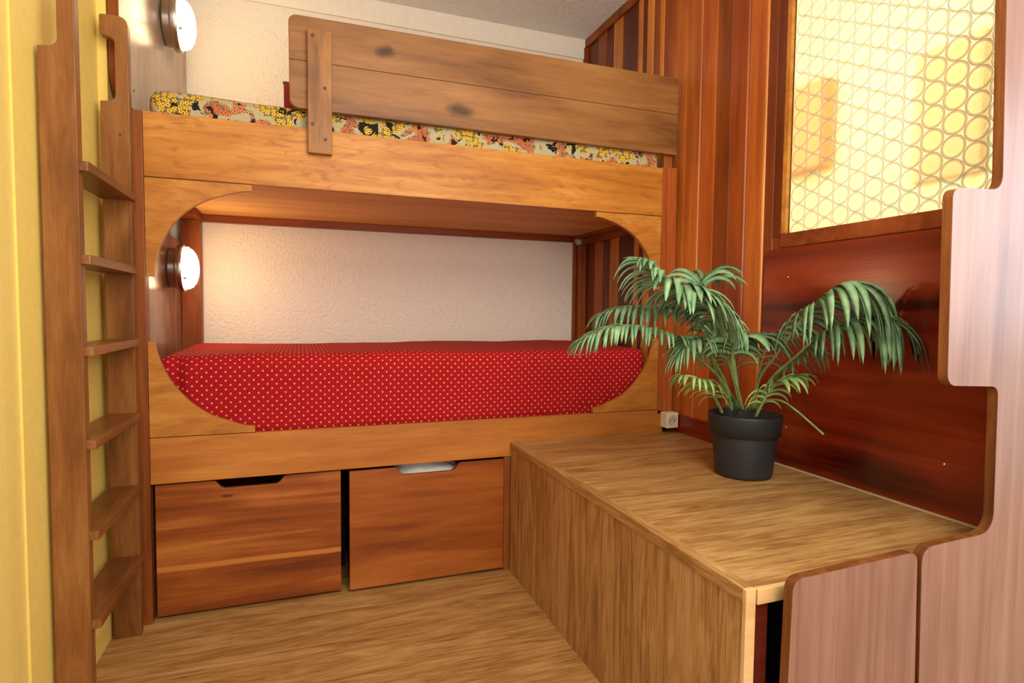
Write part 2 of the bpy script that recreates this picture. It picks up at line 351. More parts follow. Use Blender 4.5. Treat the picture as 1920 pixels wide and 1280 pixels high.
# ================================================================ the setting
XL, XR, D, ZC = -0.115, 1.992, 0.9025, 2.557
struct(obj('floor', box(XL-0.3, 4.6, -3.4, 0.95, -0.05, 0.0), 'oak_floor'))
struct(obj('ceiling', box(XL-0.3, XR+0.05, -1.34, 0.99, ZC, ZC+0.06), 'ceiling'))
struct(obj('wall_back', box(XL-0.1, XR+0.1, D, D+0.09, 0.0, ZC), 'plaster'))
t_ = struct(obj('trim_1', box(-0.09, XR-0.012, D-0.012, D, 2.449, ZC), 'band', bevel=0.002)); t_['label'] = 'smooth cream band along the top of the back wall'
bm = box(XL-0.1, XL, -0.575, 0.0, 0.0, ZC); box(XL-0.1, -0.090, 0.0, 0.03, 0.0, ZC, bm)
struct(obj('wall_left', bm, 'yellow'))
struct(obj('wall_alcove_left', box(XL-0.1, -0.0915, 0.03, D, 0.0, ZC), 'white', bevel=0.001))
# door frame profile left of the ladder, and the brown door beyond it
bm = box(XL-0.1, XL-0.004, -0.62, -0.575, 0, ZC)
struct(obj('trim_2', bm, 'yellow_gloss', bevel=0.002))
bm = prism(roundpoly([(-0.738, XL-0.1, 0), (-0.738, XL+0.006, 0.008), (-0.664, XL+0.003, 0.004), (-0.620, XL+0.001, 0.002), (-0.620, XL-0.1, 0)]), 'Z', 0, 2.2)
bm.free(); bm = prism(roundpoly([(XL-0.1, -0.738, 0), (XL+0.003, -0.738, 0.010), (XL+0.003, -0.664, 0.003), (XL+0.0015, -0.620, 0.001), (XL-0.1, -0.620, 0)]), 'Z', 0, ZC)
struct(obj('trim_3', bm, 'yellow_gloss'))
struct(obj('door_1', box(XL-0.06, XL-0.012, -1.62, -0.742, 0.004, ZC-0.01), 'door_brown', bevel=0.003))
bm = prism(roundpoly([(XL, 0.0, 0), (XL+0.012, 0.0, 0), (XL+0.012, 0.072, 0.004), (XL+0.006, 0.086, 0.004), (XL, 0.09, 0)]), 'Y', -0.575, 0.0)
struct(obj('baseboard_left', bm, 'yellow_gloss'))

# right wall : tongue and groove planks behind the bunks and round the window
PL = [(0.9025,0.883,(0.62,0.42,0.36)), (0.883,0.762,(0.50,0.32,0.26)), (0.762,0.673,(0.72,0.50,0.40)), (0.673,0.599,(0.50,0.30,0.24)), (0.599,0.502,(0.92,0.80,0.66)),
      (0.502,0.367,(0.48,0.30,0.24)), (0.367,0.320,(1.0,0.88,0.74)), (0.320,0.284,(0.48,0.28,0.22)), (0.284,0.230,(1.0,0.86,0.70)), (0.230,0.179,(0.74,0.52,0.38)),
      (0.179,0.145,(1.0,0.85,0.66)), (0.145,0.054,(0.78,0.56,0.42)), (0.054,-0.029,(0.92,0.70,0.50)), (-0.029,-0.123,(0.86,0.66,0.50)), (-0.123,-0.214,(0.84,0.60,0.46)),
      (-0.214,-0.305,(0.66,0.46,0.34)), (-0.305,-0.389,(0.72,0.48,0.36)), (-0.389,-0.467,(0.86,0.62,0.46)), (-0.467,-0.484,(1.0,0.84,0.66)), (-0.484,-0.530,(0.58,0.38,0.30))]
bm = bmesh.new(); cl = bm.loops.layers.color.new('tint')
for i, (a, b, c) in enumerate(PL):
    n0 = len(bm.faces); dx = 0.004*math.sin(i*2.3)
    prism([(XR+0.012, a), (XR+0.003+dx*0.3, a-0.001), (XR-0.001+dx*0.4, a-0.005), (XR-0.001+dx*0.4, b+0.004), (XR+0.003, b), (XR+0.012, b)], 'Z', 0.0, ZC, bm)
    bm.faces.ensure_lookup_table()
    for f in bm.faces[n0:]:
        for lp in f.loops: lp[cl] = (c[0], c[1], c[2], 1)
def colored_box(bm, dims, c):
    n0 = len(bm.faces); box(*dims, bm=bm); bm.faces.ensure_lookup_table()
    for f in bm.faces[n0:]:
        for lp in f.loops: lp[cl] = (c[0], c[1], c[2], 1)
colored_box(bm, (XR+0.0115, XR+0.0135, -0.567, D, 0, ZC), (0.5, 0.35, 0.3))
colored_box(bm, (XR, XR+0.0135, -1.30, -0.530, 0, 1.290), (0.62, 0.40, 0.30))
colored_box(bm, (XR-0.002, XR+0.01, -0.567, -0.530, 1.286, ZC), (0.50, 0.32, 0.25))
struct(obj('wall_right', bm, 'cladding'))
tr = struct(obj('trim_4', box(XR-0.016, XR-0.001, -1.3, D, ZC-0.045, ZC-0.001), 'frame_redz', bevel=0.004))
struct(obj('trim_5', box(XR-0.022, XR-0.001, D-0.02, D, 1.66, ZC-0.045), 'frame_redz', bevel=0.003))
struct(obj('trim_6', box(XR-0.010, XR-0.002, -0.497, 0.0, 0.513, 0.592), 'wallpanel', bevel=0.002))
struct(obj('trim_7', prism([(XR-0.008, 0.5135), (XR-0.0005, 0.5135), (XR-0.0005, 0.519)], 'Y', -1.285, -0.05), 'caulk'))

# window with a bottle-bottom glass pane
win = struct(bpy.data.objects.new('window_1', None)); C.objects.link(win); win.location = (XR, -0.9, 1.297)
obj('window_frame', box(XR-0.004, XR+0.016, -0.588, -0.567, 1.297, ZC), 'honey_diag', win, bevel=0.002)
obj('window_sill', box(XR-0.006, XR+0.013, -1.30, -0.567, 1.250, 1.297), 'frame_red', win, bevel=0.003)
x0 = XR+0.008
p_ = obj('glass_pane', box(x0, x0+0.004, -1.30, -0.588, 1.297, ZC), 'glass', win)
bm = bmesh.new()                     # raised rings cast into the pane
for ci in range(13):
    yc = -0.626 - ci*0.0535
    if yc - 0.031 < -1.30: break
    for ri in range(22):
        zc = 1.2987 + (0.03015 if ci % 2 else 0.0) + ri*0.0603
        for rr, h in ((0.0287, 0.0011), (0.0252, 0.0006)):
            if zc + rr > ZC: continue
            n = 32; prof = [(rr-h*1.6, 0.0), (rr-h*0.8, -h*0.9), (rr, -h*1.2), (rr+h*0.8, -h*0.9), (rr+h*1.6, 0.0)]
            rings = [[bm.verts.new((x0 + d, yc + q*math.cos(2*math.pi*k/n), zc + q*math.sin(2*math.pi*k/n))) for k in range(n)] for q, d in prof]
            for A_, B_ in zip(rings, rings[1:]+rings[:1]):
                for k in range(n):
                    if all(1.297 < v.co.z for v in (A_[k], B_[k], A_[(k+1) % n])): bm.faces.new([A_[k], A_[(k+1) % n], B_[(k+1) % n], B_[k]])
obj('glass_rings', bm, 'glass_ring', p_, smooth=True)

# the hall on the other side of the window
struct(obj('wall_hall', box(3.55, 3.62, -1.36, 1.5, 0, 3.3), 'hall_cream'))
struct(obj('wall_hall_back', box(2.1, 3.55, 1.4, 1.5, 0, 3.3), 'hall_cream'))
struct(obj('hall_light_block', box(2.552, 3.62, -1.36, -1.30, 0, 3.3), 'hall_cream'))  # unseen blocker added to keep the daylight area out of the hall
tag(obj('wall_cabinet', box(3.42, 3.545, 0.60, 0.93, 1.93, 2.46), 'hall_orange', bevel=0.01), 'orange block seen blurred through the lower left of the bottle-bottom glass', 'cupboard')
tag(obj('picture', box(3.52, 3.548, -0.24, 0.10, 1.72, 2.40), 'hall_brown', bevel=0.01), 'faint brownish picture seen blurred through the lower right of the bottle-bottom glass', 'picture')

# ================================================================ bunk bed
bunk = thing('bunk_bed', 'built-in honey-coloured wooden bunk bed with scalloped corner openings', 'bunk bed', (0.95, 0.0, 0.0))
LB = 1.902
obj('front_board', box(0.0, LB, 0.0, 0.024, 1.4365, 1.6374), 'honey', bunk, bevel=0.0015)['label'] = 'upper front board with flame figured grain'
obj('front_board', box(0.0, 1.93, 0.0, 0.024, 0.4576, 0.6073), 'honey_low', bunk, bevel=0.0015)['label'] = 'lower front board under the red mattress'
UL = [(0.0,1.4345),(0.309,1.4345),(0.309,1.414),(0.285,1.412),(0.226,1.396),(0.163,1.369),(0.109,1.330),(0.071,1.283),(0.044,1.231),(0.028,1.185),(0.021,1.125),(0.0,1.125)]
LLp = [(0.0,0.6095),(0.309,0.6095),(0.309,0.630),(0.280,0.634),(0.247,0.645),(0.184,0.671),(0.140,0.700),(0.105,0.733),(0.063,0.790),(0.032,0.860),(0.018,0.915),(0.0,0.918)]
def smooth_poly(pts, i0, i1, n=4):
    """Catmull-Rom through pts[i0..i1]"""
    out = list(pts[:i0])
    for i in range(i0, i1):
        p0 = Vector(pts[max(i-1, i0)]); p1 = Vector(pts[i]); p2 = Vector(pts[i+1]); p3 = Vector(pts[min(i+2, i1)])
        for k in range(n):
            t = k/n; q = 0.5*((2*p1) + (p2-p0)*t + (2*p0-5*p1+4*p2-p3)*t*t + (3*p1-p0-3*p2+p3)*t**3); out.append((q.x, q.y))
    return out + list(pts[i1:])
ULs = smooth_poly(UL, 2, 10); LLs = smooth_poly(LLp, 2, 10)
mir = lambda ps: [(LB - x, z) for x, z in ps][::-1]
for ps in (ULs, mir(ULs), LLs, mir(LLs)):
    obj('corner_bracket', prism(ps, 'Y', 0.002, 0.022), 'honey_diag', bunk, bevel=0.001)
obj('side_post', box(-0.030, -0.001, -0.002, 0.045, 0.0, 1.6374), 'redpost', bunk, bevel=0.002)
obj('side_post', box(1.204, 1.229, 0.002, 0.03, 0.0, 0.456), 'redpost', bunk, bevel=0.0015)
bm = bmesh.new()
pr = [(1.903, 0.03), (1.903, 0.0)]
for gx in (1.915, 1.923, 1.945): pr += [(gx-0.0015, 0.0), (gx, 0.004), (gx+0.0015, 0.0)]
pr += [(1.973, 0.0), (1.973, 0.03)]
obj('grooved_post', prism(pr, 'Z', 0.592, 1.643), 'grooved', bunk)
obj('bunk_base', box(0.0, XR-0.003, 0.024, D-0.002, 1.456, 1.474), 'ply', bunk)['label'] = 'plywood underside of the upper bunk'
obj('bunk_base', box(0.0, XR-0.003, 0.024, D-0.002, 0.545, 0.562), 'ply', bunk)['label'] = 'plywood base of the lower bunk'
obj('back_rail', box(0.03, 1.925, D-0.022, D-0.001, 1.421, 1.456), 'frame_red', bunk, bevel=0.002)
obj('back_rail', box(1.925, XR-0.004, 0.03, D-0.022, 1.440, 1.456), 'frame_red', bunk, bevel=0.001)
obj('back_rail', box(1.965, XR-0.003, 0.03, D-0.03, 1.408, 1.440), 'frame_red', bunk, bevel=0.002)
obj('back_rail', box(-0.06, 0.04, 0.70, D-0.022, 1.424, 1.456), 'frame_red', bunk, bevel=0.002)
obj('corner_post', box(-0.045, 0.035, D-0.06, D-0.001, 0.562, 1.424), 'frame_redz', bunk, bevel=0.003)
obj('corner_post', box(1.922, 1.940, D-0.016, D-0.001, 0.562, 1.421), 'frame_redz', bunk, bevel=0.002)
obj('corner_post', box(1.945, XR-0.004, D-0.05, D-0.001, 0.562, 1.408), 'frame_redz', bunk, bevel=0.003)
# guard rail
gp = roundpoly([(0.428, 1.703, 0.035), (1.970, 1.698, 0.004), (1.972, 2.018, 0.004), (0.426, 2.009, 0.030)])
gd = obj('guard_rail', prism(gp, 'Y', 0.0, 0.024), 'guard', bunk, bevel=0.004, seg=3)
cut = obj('board_seam', prism([(0.4275, 1.8600), (1.9705, 1.8662), (1.9705, 1.8682), (0.4275, 1.8618)], 'Y', -0.0007, 0.002), 'black_seam', gd)
ct = obj('cleat', box(0.485, 0.563, -0.026, -0.001, 1.552, 1.960), 'cleat', bunk, bevel=0.0025)
for sx, sz in ((0.502, 1.938), (0.540, 1.770), (0.500, 1.648), (0.541, 1.600)):
    obj('screw', cyl((sx, -0.0275, sz), 'Y', 0.0055, 0.002, 14), 'dark_screw', ct)
obj('cleat', box(1.925, 1.965, 0.026, 0.05, 1.575, 1.96), 'redpost', bunk, bevel=0.002)
obj('drawer_gap_shade', box(0.588, 0.618, 0.25, 0.28, 0.0, 0.456), 'black', bunk)  # black strip painting the shade in the gap between the drawers
struct(obj('underbed_shade_sheet', box(0.0, 1.23, 0.62, 0.64, 0.0, 0.545), 'black'))  # black sheet standing in for the shade behind the drawers

# storage drawers
def drawer(x0, x1, label, mat, nx0, nx1, z1, y):
    z0 = 0.012
    nz = z1 - 0.029
    ps = [(x0, z0), (x1, z0), (x1, z1)] + [(nx1+0.004, z1)] + [(nx1-0.004, z1-0.004), (nx1-0.018, nz+0.006), (nx1-0.030, nz)] + [(nx0+0.030, nz), (nx0+0.018, nz+0.006), (nx0+0.004, z1-0.004), (nx0-0.004, z1)] + [(x0, z1)]
    r = obj('drawer', prism(ps, 'Y', y, y+0.018), mat, bunk, bevel=0.0015); r['label'] = label
    b = bmesh.new(); x0i, x1i = x0+0.012, x1-0.012
    box(x0i, x0i+0.012, y+0.018, 0.55, z0, z1-0.03, b); box(x1i-0.012, x1i, y+0.018, 0.55, z0, z1-0.03, b)
    box(x0i+0.012, x1i-0.012, 0.538, 0.55, z0, z1-0.03, b); box(x0i+0.012, x1i-0.012, y+0.018, 0.538, z0, z0+0.012, b)
    obj('drawer_box', b, 'drawer2', r)
    return r
drawer(0.008, 0.588, 'left drawer with a pale streak across its front', 'drawer1', 0.182, 0.402, 0.4500, 0.018)
drawer(0.617, 1.203, 'right drawer with a plain reddish front', 'drawer2', 0.785, 1.025, 0.4465, 0.004)
# white bedding in the right drawer
bm = bmesh.new(); bmesh.ops.create_icosphere(bm, subdivisions=5, radius=1.0)
for v in bm.verts:
    n = noise.noise(v.co*2.2)*0.16 + noise.noise(v.co*6)*0.05
    v.co = Vector((0.905 + v.co.x*0.20*(1+n), 0.125 + v.co.y*0.095*(1+n*0.6), 0.245 + math.copysign(abs(v.co.z)**0.7, v.co.z)*0.207*(1+n*0.25)))
tag(obj('duvet', bm, 'duvet', smooth=True), 'white bedding stuffed in the right drawer, seen through its notch', 'bedding')

# end panels of the bunk alcove
def tilted(o, x0, y0, deg):
    for v in o.data.vertices:
        dx, dy = v.co.x - x0, v.co.y - y0; a = math.radians(deg)
        v.co.x = x0 + dx*math.cos(a) - dy*math.sin(a); v.co.y = y0 + dx*math.sin(a) + dy*math.cos(a)
hp = thing('headboard_panel', 'tall grey-brown laminate end panel beside the floral mattress', 'headboard panel', (-0.06, 0.4, 1.66))
pts = roundpoly([(0.0, 1.672, 0.10), (0.893, 1.680, 0), (0.893, 2.25, 0.02), (0.78, 2.38, 0.1), (0.60, 2.45, 0.05), (0.0, 2.45, 0.08)], 8)
o = obj('panel_edge', prism([(y, z) for y, z in pts], 'X', -0.087, -0.0575), 'frame_redz', hp, bevel=0.002); tilted(o, -0.056, 0.0, -2.55); o['label'] = 'brown wooden edge'
o = obj('panel_face', prism(pts, 'X', -0.0572, -0.056), 'laminate', hp); tilted(o, -0.056, 0.0, -2.55)
for y, z in ((0.07, 1.83), (0.13, 1.735)):
    o = obj('screw', cyl((-0.056, y, z), 'X', 0.004, 0.0012, 10), 'dark_screw', hp); tilted(o, -0.056, 0.0, -2.55)
lp = thing('headboard_panel', 'low rosewood-pattern laminate end panel beside the red mattress', 'headboard panel', (-0.05, 0.4, 0.56))
obj('panel_face', prism([(0.046, 0.562), (0.842, 0.562), (0.842, 1.325), (0.046, 1.325)], 'X', -0.084, -0.045), 'laminate_low', lp, bevel=0.002)

# round wall lamps
def lamp(x, y, z, R, label, tilt=0.0, kids=None):
    r = thing('wall_lamp', label, 'wall lamp', (x, y, z), 'round bulkhead lamps on the end panels')
    b = obj('lamp_base', lathe((x, y, z), 'X', [(R*0.80, 0.0), (R*0.84, 0.004), (R*0.84, 0.028), (R*0.90, 0.034)], 48), 'chrome', r, smooth=True, bevel=0.002)
    rg = obj('lamp_ring', lathe((x, y, z), 'X', [(R*0.84, 0.030), (R*0.985, 0.031), (R, 0.034), (R, 0.052), (R*0.985, 0.055), (R*0.90, 0.056), (R*0.90, 0.050), (R*0.5, 0.048)], 56), 'chrome', r, smooth=True, bevel=0.001)
    obj('lamp_glass', lathe((x, y, z), 'X', [(R*0.885, 0.050), (R*0.88, 0.068), (R*0.80, 0.083), (R*0.62, 0.095), (R*0.40, 0.102), (R*0.18, 0.105), (0.0, 0.1055)], 48), 'lampglass', r, smooth=True)
    for k in range(3):
        a = math.radians(90 + 120*k)
        obj('clip', cyl((x+0.060, y + R*0.90*math.cos(a), z + R*0.90*math.sin(a)), 'X', 0.005, 0.012, 12), 'chrome', rg, bevel=0.001)
    return r
lamp(-0.031, 0.535, 2.140, 0.104, 'lit round wall lamp high beside the upper bunk')
lamp(-0.0445, 0.610, 1.190, 0.097, 'lit round wall lamp above the red mattress')

# ================================================================ bedding
def mattress(x0, x1, y0, y1, z0, z1, r, nx, amp, seedv, fold=False):
    bm = bmesh.new(); ny, nz = 26, 10
    # cube-sphere style box grid
    def grid(f, nu, nv):
        g = [[bm.verts.new(f(i/nu, j/nv)) for j in range(nv+1)] for i in range(nu+1)]
        for i in range(nu):
            for j in range(nv): bm.faces.new([g[i][j], g[i+1][j], g[i+1][j+1], g[i][j+1]])
    X, Y, Z = x1-x0, y1-y0, z1-z0
    grid(lambda u, v: (x0+u*X, y0+v*Y, z1), nx, ny); grid(lambda u, v: (x0+u*X, y0+v*Y, z0), nx, ny)
    grid(lambda u, v: (x0+u*X, y0, z0+v*Z), nx, nz); grid(lambda u, v: (x0+u*X, y1, z0+v*Z), nx, nz)
    grid(lambda u, v: (x0, y0+u*Y, z0+v*Z), ny, nz); grid(lambda u, v: (x1, y0+u*Y, z0+v*Z), ny, nz)
    bmesh.ops.remove_doubles(bm, verts=bm.verts[:], dist=1e-5)
    for v in bm.verts:
        c = v.co.copy(); lo = Vector((x0+r, y0+r, z0+r)); hi = Vector((x1-r, y1-r, z1-r))
        q = Vector([min(max(c[i], lo[i]), hi[i]) for i in range(3)]); d = c - q
        if d.length > r: d = d.normalized()*r
        n = noise.noise(Vector((c.x*3.2+seedv, c.y*4, c.z*5))) + 0.4*noise.noise(Vector((c.x*9, c.y*9+seedv, c.z*14)))
        nd = d.normalized() if d.length > 1e-6 else Vector((0, 0, 1)); v.co = q + d + nd*n*amp
        if fold and v.co.y < y0 + r*1.2:
            zf = z0 + 0.012 + max(0, (v.co.x-1.15)/0.7)**2*0.13     # seam sagging behind the front board
            if abs(v.co.z - zf) < 0.016: v.co.y += 0.014*(1-abs(v.co.z-zf)/0.016)
        if fold and v.co.x < x0 + 0.085: v.co.y += 0.016*min(1.0, (x0+0.085-v.co.x)/0.02)*(1 if v.co.y < (y0+y1)/2 else -1)
    return bm
tag(obj('mattress', mattress(0.012, 1.868, 0.045, D-0.055, 0.564, 0.868, 0.028, 150, 0.006, 2.0, True), 'dots', smooth=True), 'red mattress with small yellow dots on the lower bunk', 'mattress')
tag(obj('mattress', mattress(0.010, 1.912, 0.030, D-0.03, 1.476, 1.722, 0.035, 120, 0.007, 9.0), 'floral', smooth=True), 'floral mattress in yellow, orange and black on the upper bunk', 'mattress')
# red cushion behind the guard rail
bm = bmesh.new(); bmesh.ops.create_cube(bm, size=2.0); bmesh.ops.subdivide_edges(bm, edges=bm.edges[:], cuts=8, use_grid_fill=True)
for v in bm.verts:
    c = v.co; q = 1 - max(abs(c.x), abs(c.z))**4*0.85
    v.co = Vector((0.604 + c.x*0.20, 0.30 + c.y*0.055*q, 1.811 + c.z*0.073 + 0.0))
cu = thing('cushion', 'red cushion behind the left end of the guard rail, only its edge showing', 'cushion', (0.64, 0.30, 1.722))
obj('cover', bm, 'red_pillow', cu, smooth=True)
b = bmesh.new(); box(0.401, 0.807, 0.292, 0.308, 1.880, 1.890, b); obj('piping', b, 'olive', cu, bevel=0.003)

# ================================================================ ladder
lad = thing('ladder', 'wooden ladder with six rungs and hooked hand grips on the yellow wall', 'ladder', (-0.07, -0.26, 0.0))
def rail(y0, y1, zs, dx):
    a, n, b = -0.106+dx, -0.067+dx, -0.032+dx
    ps = [(a, 0.0, 0.0), (b, 0.0, 0.0), (b, 1.888+zs, 0.030), (a+0.002, 1.886+zs, 0.008), (a+0.002, 1.828+zs, 0.008), (n, 1.822+zs, 0.034), (n, 1.640+zs, 0.034), (a, 1.635+zs, 0.003)]
    return prism(roundpoly(ps, 8), 'Y', y0, y1)
r1 = obj('rail', rail(-0.470, -0.438, -0.012, 0.0), 'ladder', lad, bevel=0.0055, seg=3)
r2 = obj('rail', rail(-0.062, -0.032, 0.0, 0.012), 'ladder', lad, bevel=0.0055, seg=3)
for z in (1.700, 1.54): obj('screw', cyl((-0.045, -0.063, z-0.16), 'Y', 0.003, 0.0012, 10), 'dark_screw', r2)
for z in (1.370, 1.150, 0.930, 0.703, 0.478, 0.256):
    ps = roundpoly([(-0.098, -0.438, 0), (-0.0335, -0.438, 0), (-0.0335, -0.4655, 0.001), (-0.012, -0.4655, 0.008), (-0.012, -0.040, 0.008), (-0.0205, -0.0402, 0), (-0.0205, -0.062, 0), (-0.098, -0.062, 0)], 4)
    obj('rung', prism(ps, 'Z', z-0.022, z), 'rung', lad, bevel=0.002)

# ================================================================ storage platform
plat = thing('storage_platform', 'oak-pattern storage platform in the corner, the potted palm on top', 'platform', (1.6, -0.65, 0.0))
ZP, XP, YF = 0.5131, 1.2285, -1.288
obj('top_panel', box(XP+0.024, XR-0.003, YF+0.012, -0.003, ZP-0.022, ZP), 'oak_top', plat)
obj('side_panel', box(XP, XP+0.016, YF+0.012, -0.003, 0.0, ZP-0.022), 'oak_side', plat)
obj('edge_strip', prism(roundpoly([(XP-0.003, ZP-0.024, 0), (XP+0.024, ZP-0.024, 0), (XP+0.024, ZP+0.0025, 0.001), (XP-0.003, ZP+0.0025, 0.003)], 3), 'Y', YF+0.010, -0.003), 'oak_trim', plat)
obj('edge_strip', box(XP-0.003, XP+0.020, YF, YF+0.010, 0.0, ZP+0.002), 'pale_edge', plat, bevel=0.001)['label'] = 'raw pale end edge'
obj('front_edge', box(XP+0.024, XR-0.003, YF, YF+0.012, ZP-0.030, ZP-0.001), 'pale_edge', plat, bevel=0.001)['label'] = 'raw pale front edge under the top'
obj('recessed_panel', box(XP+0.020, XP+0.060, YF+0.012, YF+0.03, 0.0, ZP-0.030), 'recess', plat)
obj('recessed_panel', box(XP+0.060, XR-0.003, YF+0.10, YF+0.12, 0.0, ZP-0.030), 'black', plat)['label'] = 'black board standing in for the shade inside the platform'  # shade under the platform top put into the board's black colour

# small door and stepped end panel
YP = -1.335
TH = 0.021
dr = thing('cupboard_door', 'small sapele laminate door with rounded corners before the platform', 'door', (1.45, YP, 0.0))
dp = roundpoly([(1.277, 0.0, 0), (1.627, 0.0, 0), (1.607, 0.556, 0.024), (1.288, 0.546, 0.026)], 8)
obj('door_core', prism(dp, 'Y', YP+0.001, YP+TH), 'stair_edge', dr, bevel=0.001)['label'] = 'brown stained edge'
obj('door_face', prism(dp, 'Y', YP, YP+0.0008), 'stair', dr)
sp_ = thing('stepped_panel', 'tall stepped laminate end panel with rounded notches, at the right', 'panel', (2.0, YP, 0.0))
ps = [(2.55, 0.0, 0), (2.55, 2.5, 0), (1.778, 2.5, 0), (1.790, 1.658, 0), (1.8085, 1.284, 0.034), (1.660, 1.277, 0.024), (1.671, 0.886, 0.028), (1.828, 0.879, 0.024), (1.836, 0.568, 0.046), (1.620, 0.561, 0.036), (1.638, 0.0, 0)]
ps = roundpoly(ps, 8)
obj('panel_core', prism(ps, 'Y', YP+0.001, YP+TH), 'stair_edge', sp_, bevel=0.001)['label'] = 'brown stained edge'
obj('panel_face', prism(ps, 'Y', YP, YP+0.0008), 'stair', sp_)

# mahogany panel screwed to the right wall
wp = thing('wall_panel', 'glossy dark mahogany panel screwed to the wall behind the potted palm', 'wall panel', (XR, -0.9, 0.52))
obj('panel_board', prism(roundpoly([(-0.500, 0.520, 0), (-0.500, 1.247, 0.032), (-1.290, 1.247, 0), (-1.290, 0.520, 0)], 8), 'X', XR-0.006, XR-0.0005), 'wallpanel', wp, bevel=0.001)
for y, z in ((-0.608, 1.149), (-0.621, 0.647), (-1.132, 0.650)):
    obj('screw', lathe((XR-0.006, y, z), 'X', [(0.0045, 0.0), (0.0040, -0.0012), (0.0022, -0.0022), (0.0, -0.0025)], 14), 'screw', wp, smooth=True)

# power socket
so = thing('power_socket', 'small cream surface-mounted power socket in the corner above the platform', 'socket', (1.945, -0.02, 0.535))
obj('socket_body', box(1.917, 1.977, -0.046, -0.001, 0.535, 0.600), 'cream_plastic', so, bevel=0.003, seg=3)
sc = obj('socket_face', lathe((1.947, -0.0462, 0.568), 'Y', [(0.022, 0.0), (0.023, -0.002), (0.021, -0.002), (0.019, 0.0), (0.018, -0.0003), (0.0, -0.0003)], 36), 'socket_grey', so, smooth=False)
for dx, dz in ((-0.009, 0.0), (0.009, 0.0)): obj('pin_hole', cyl((1.947+dx, -0.0470, 0.568+dz), 'Y', 0.0030, 0.0006, 14), 'hole', sc)
obj('earth_pin', cyl((1.947, -0.050, 0.579), 'Y', 0.0024, 0.0034, 12), 'chrome', sc)

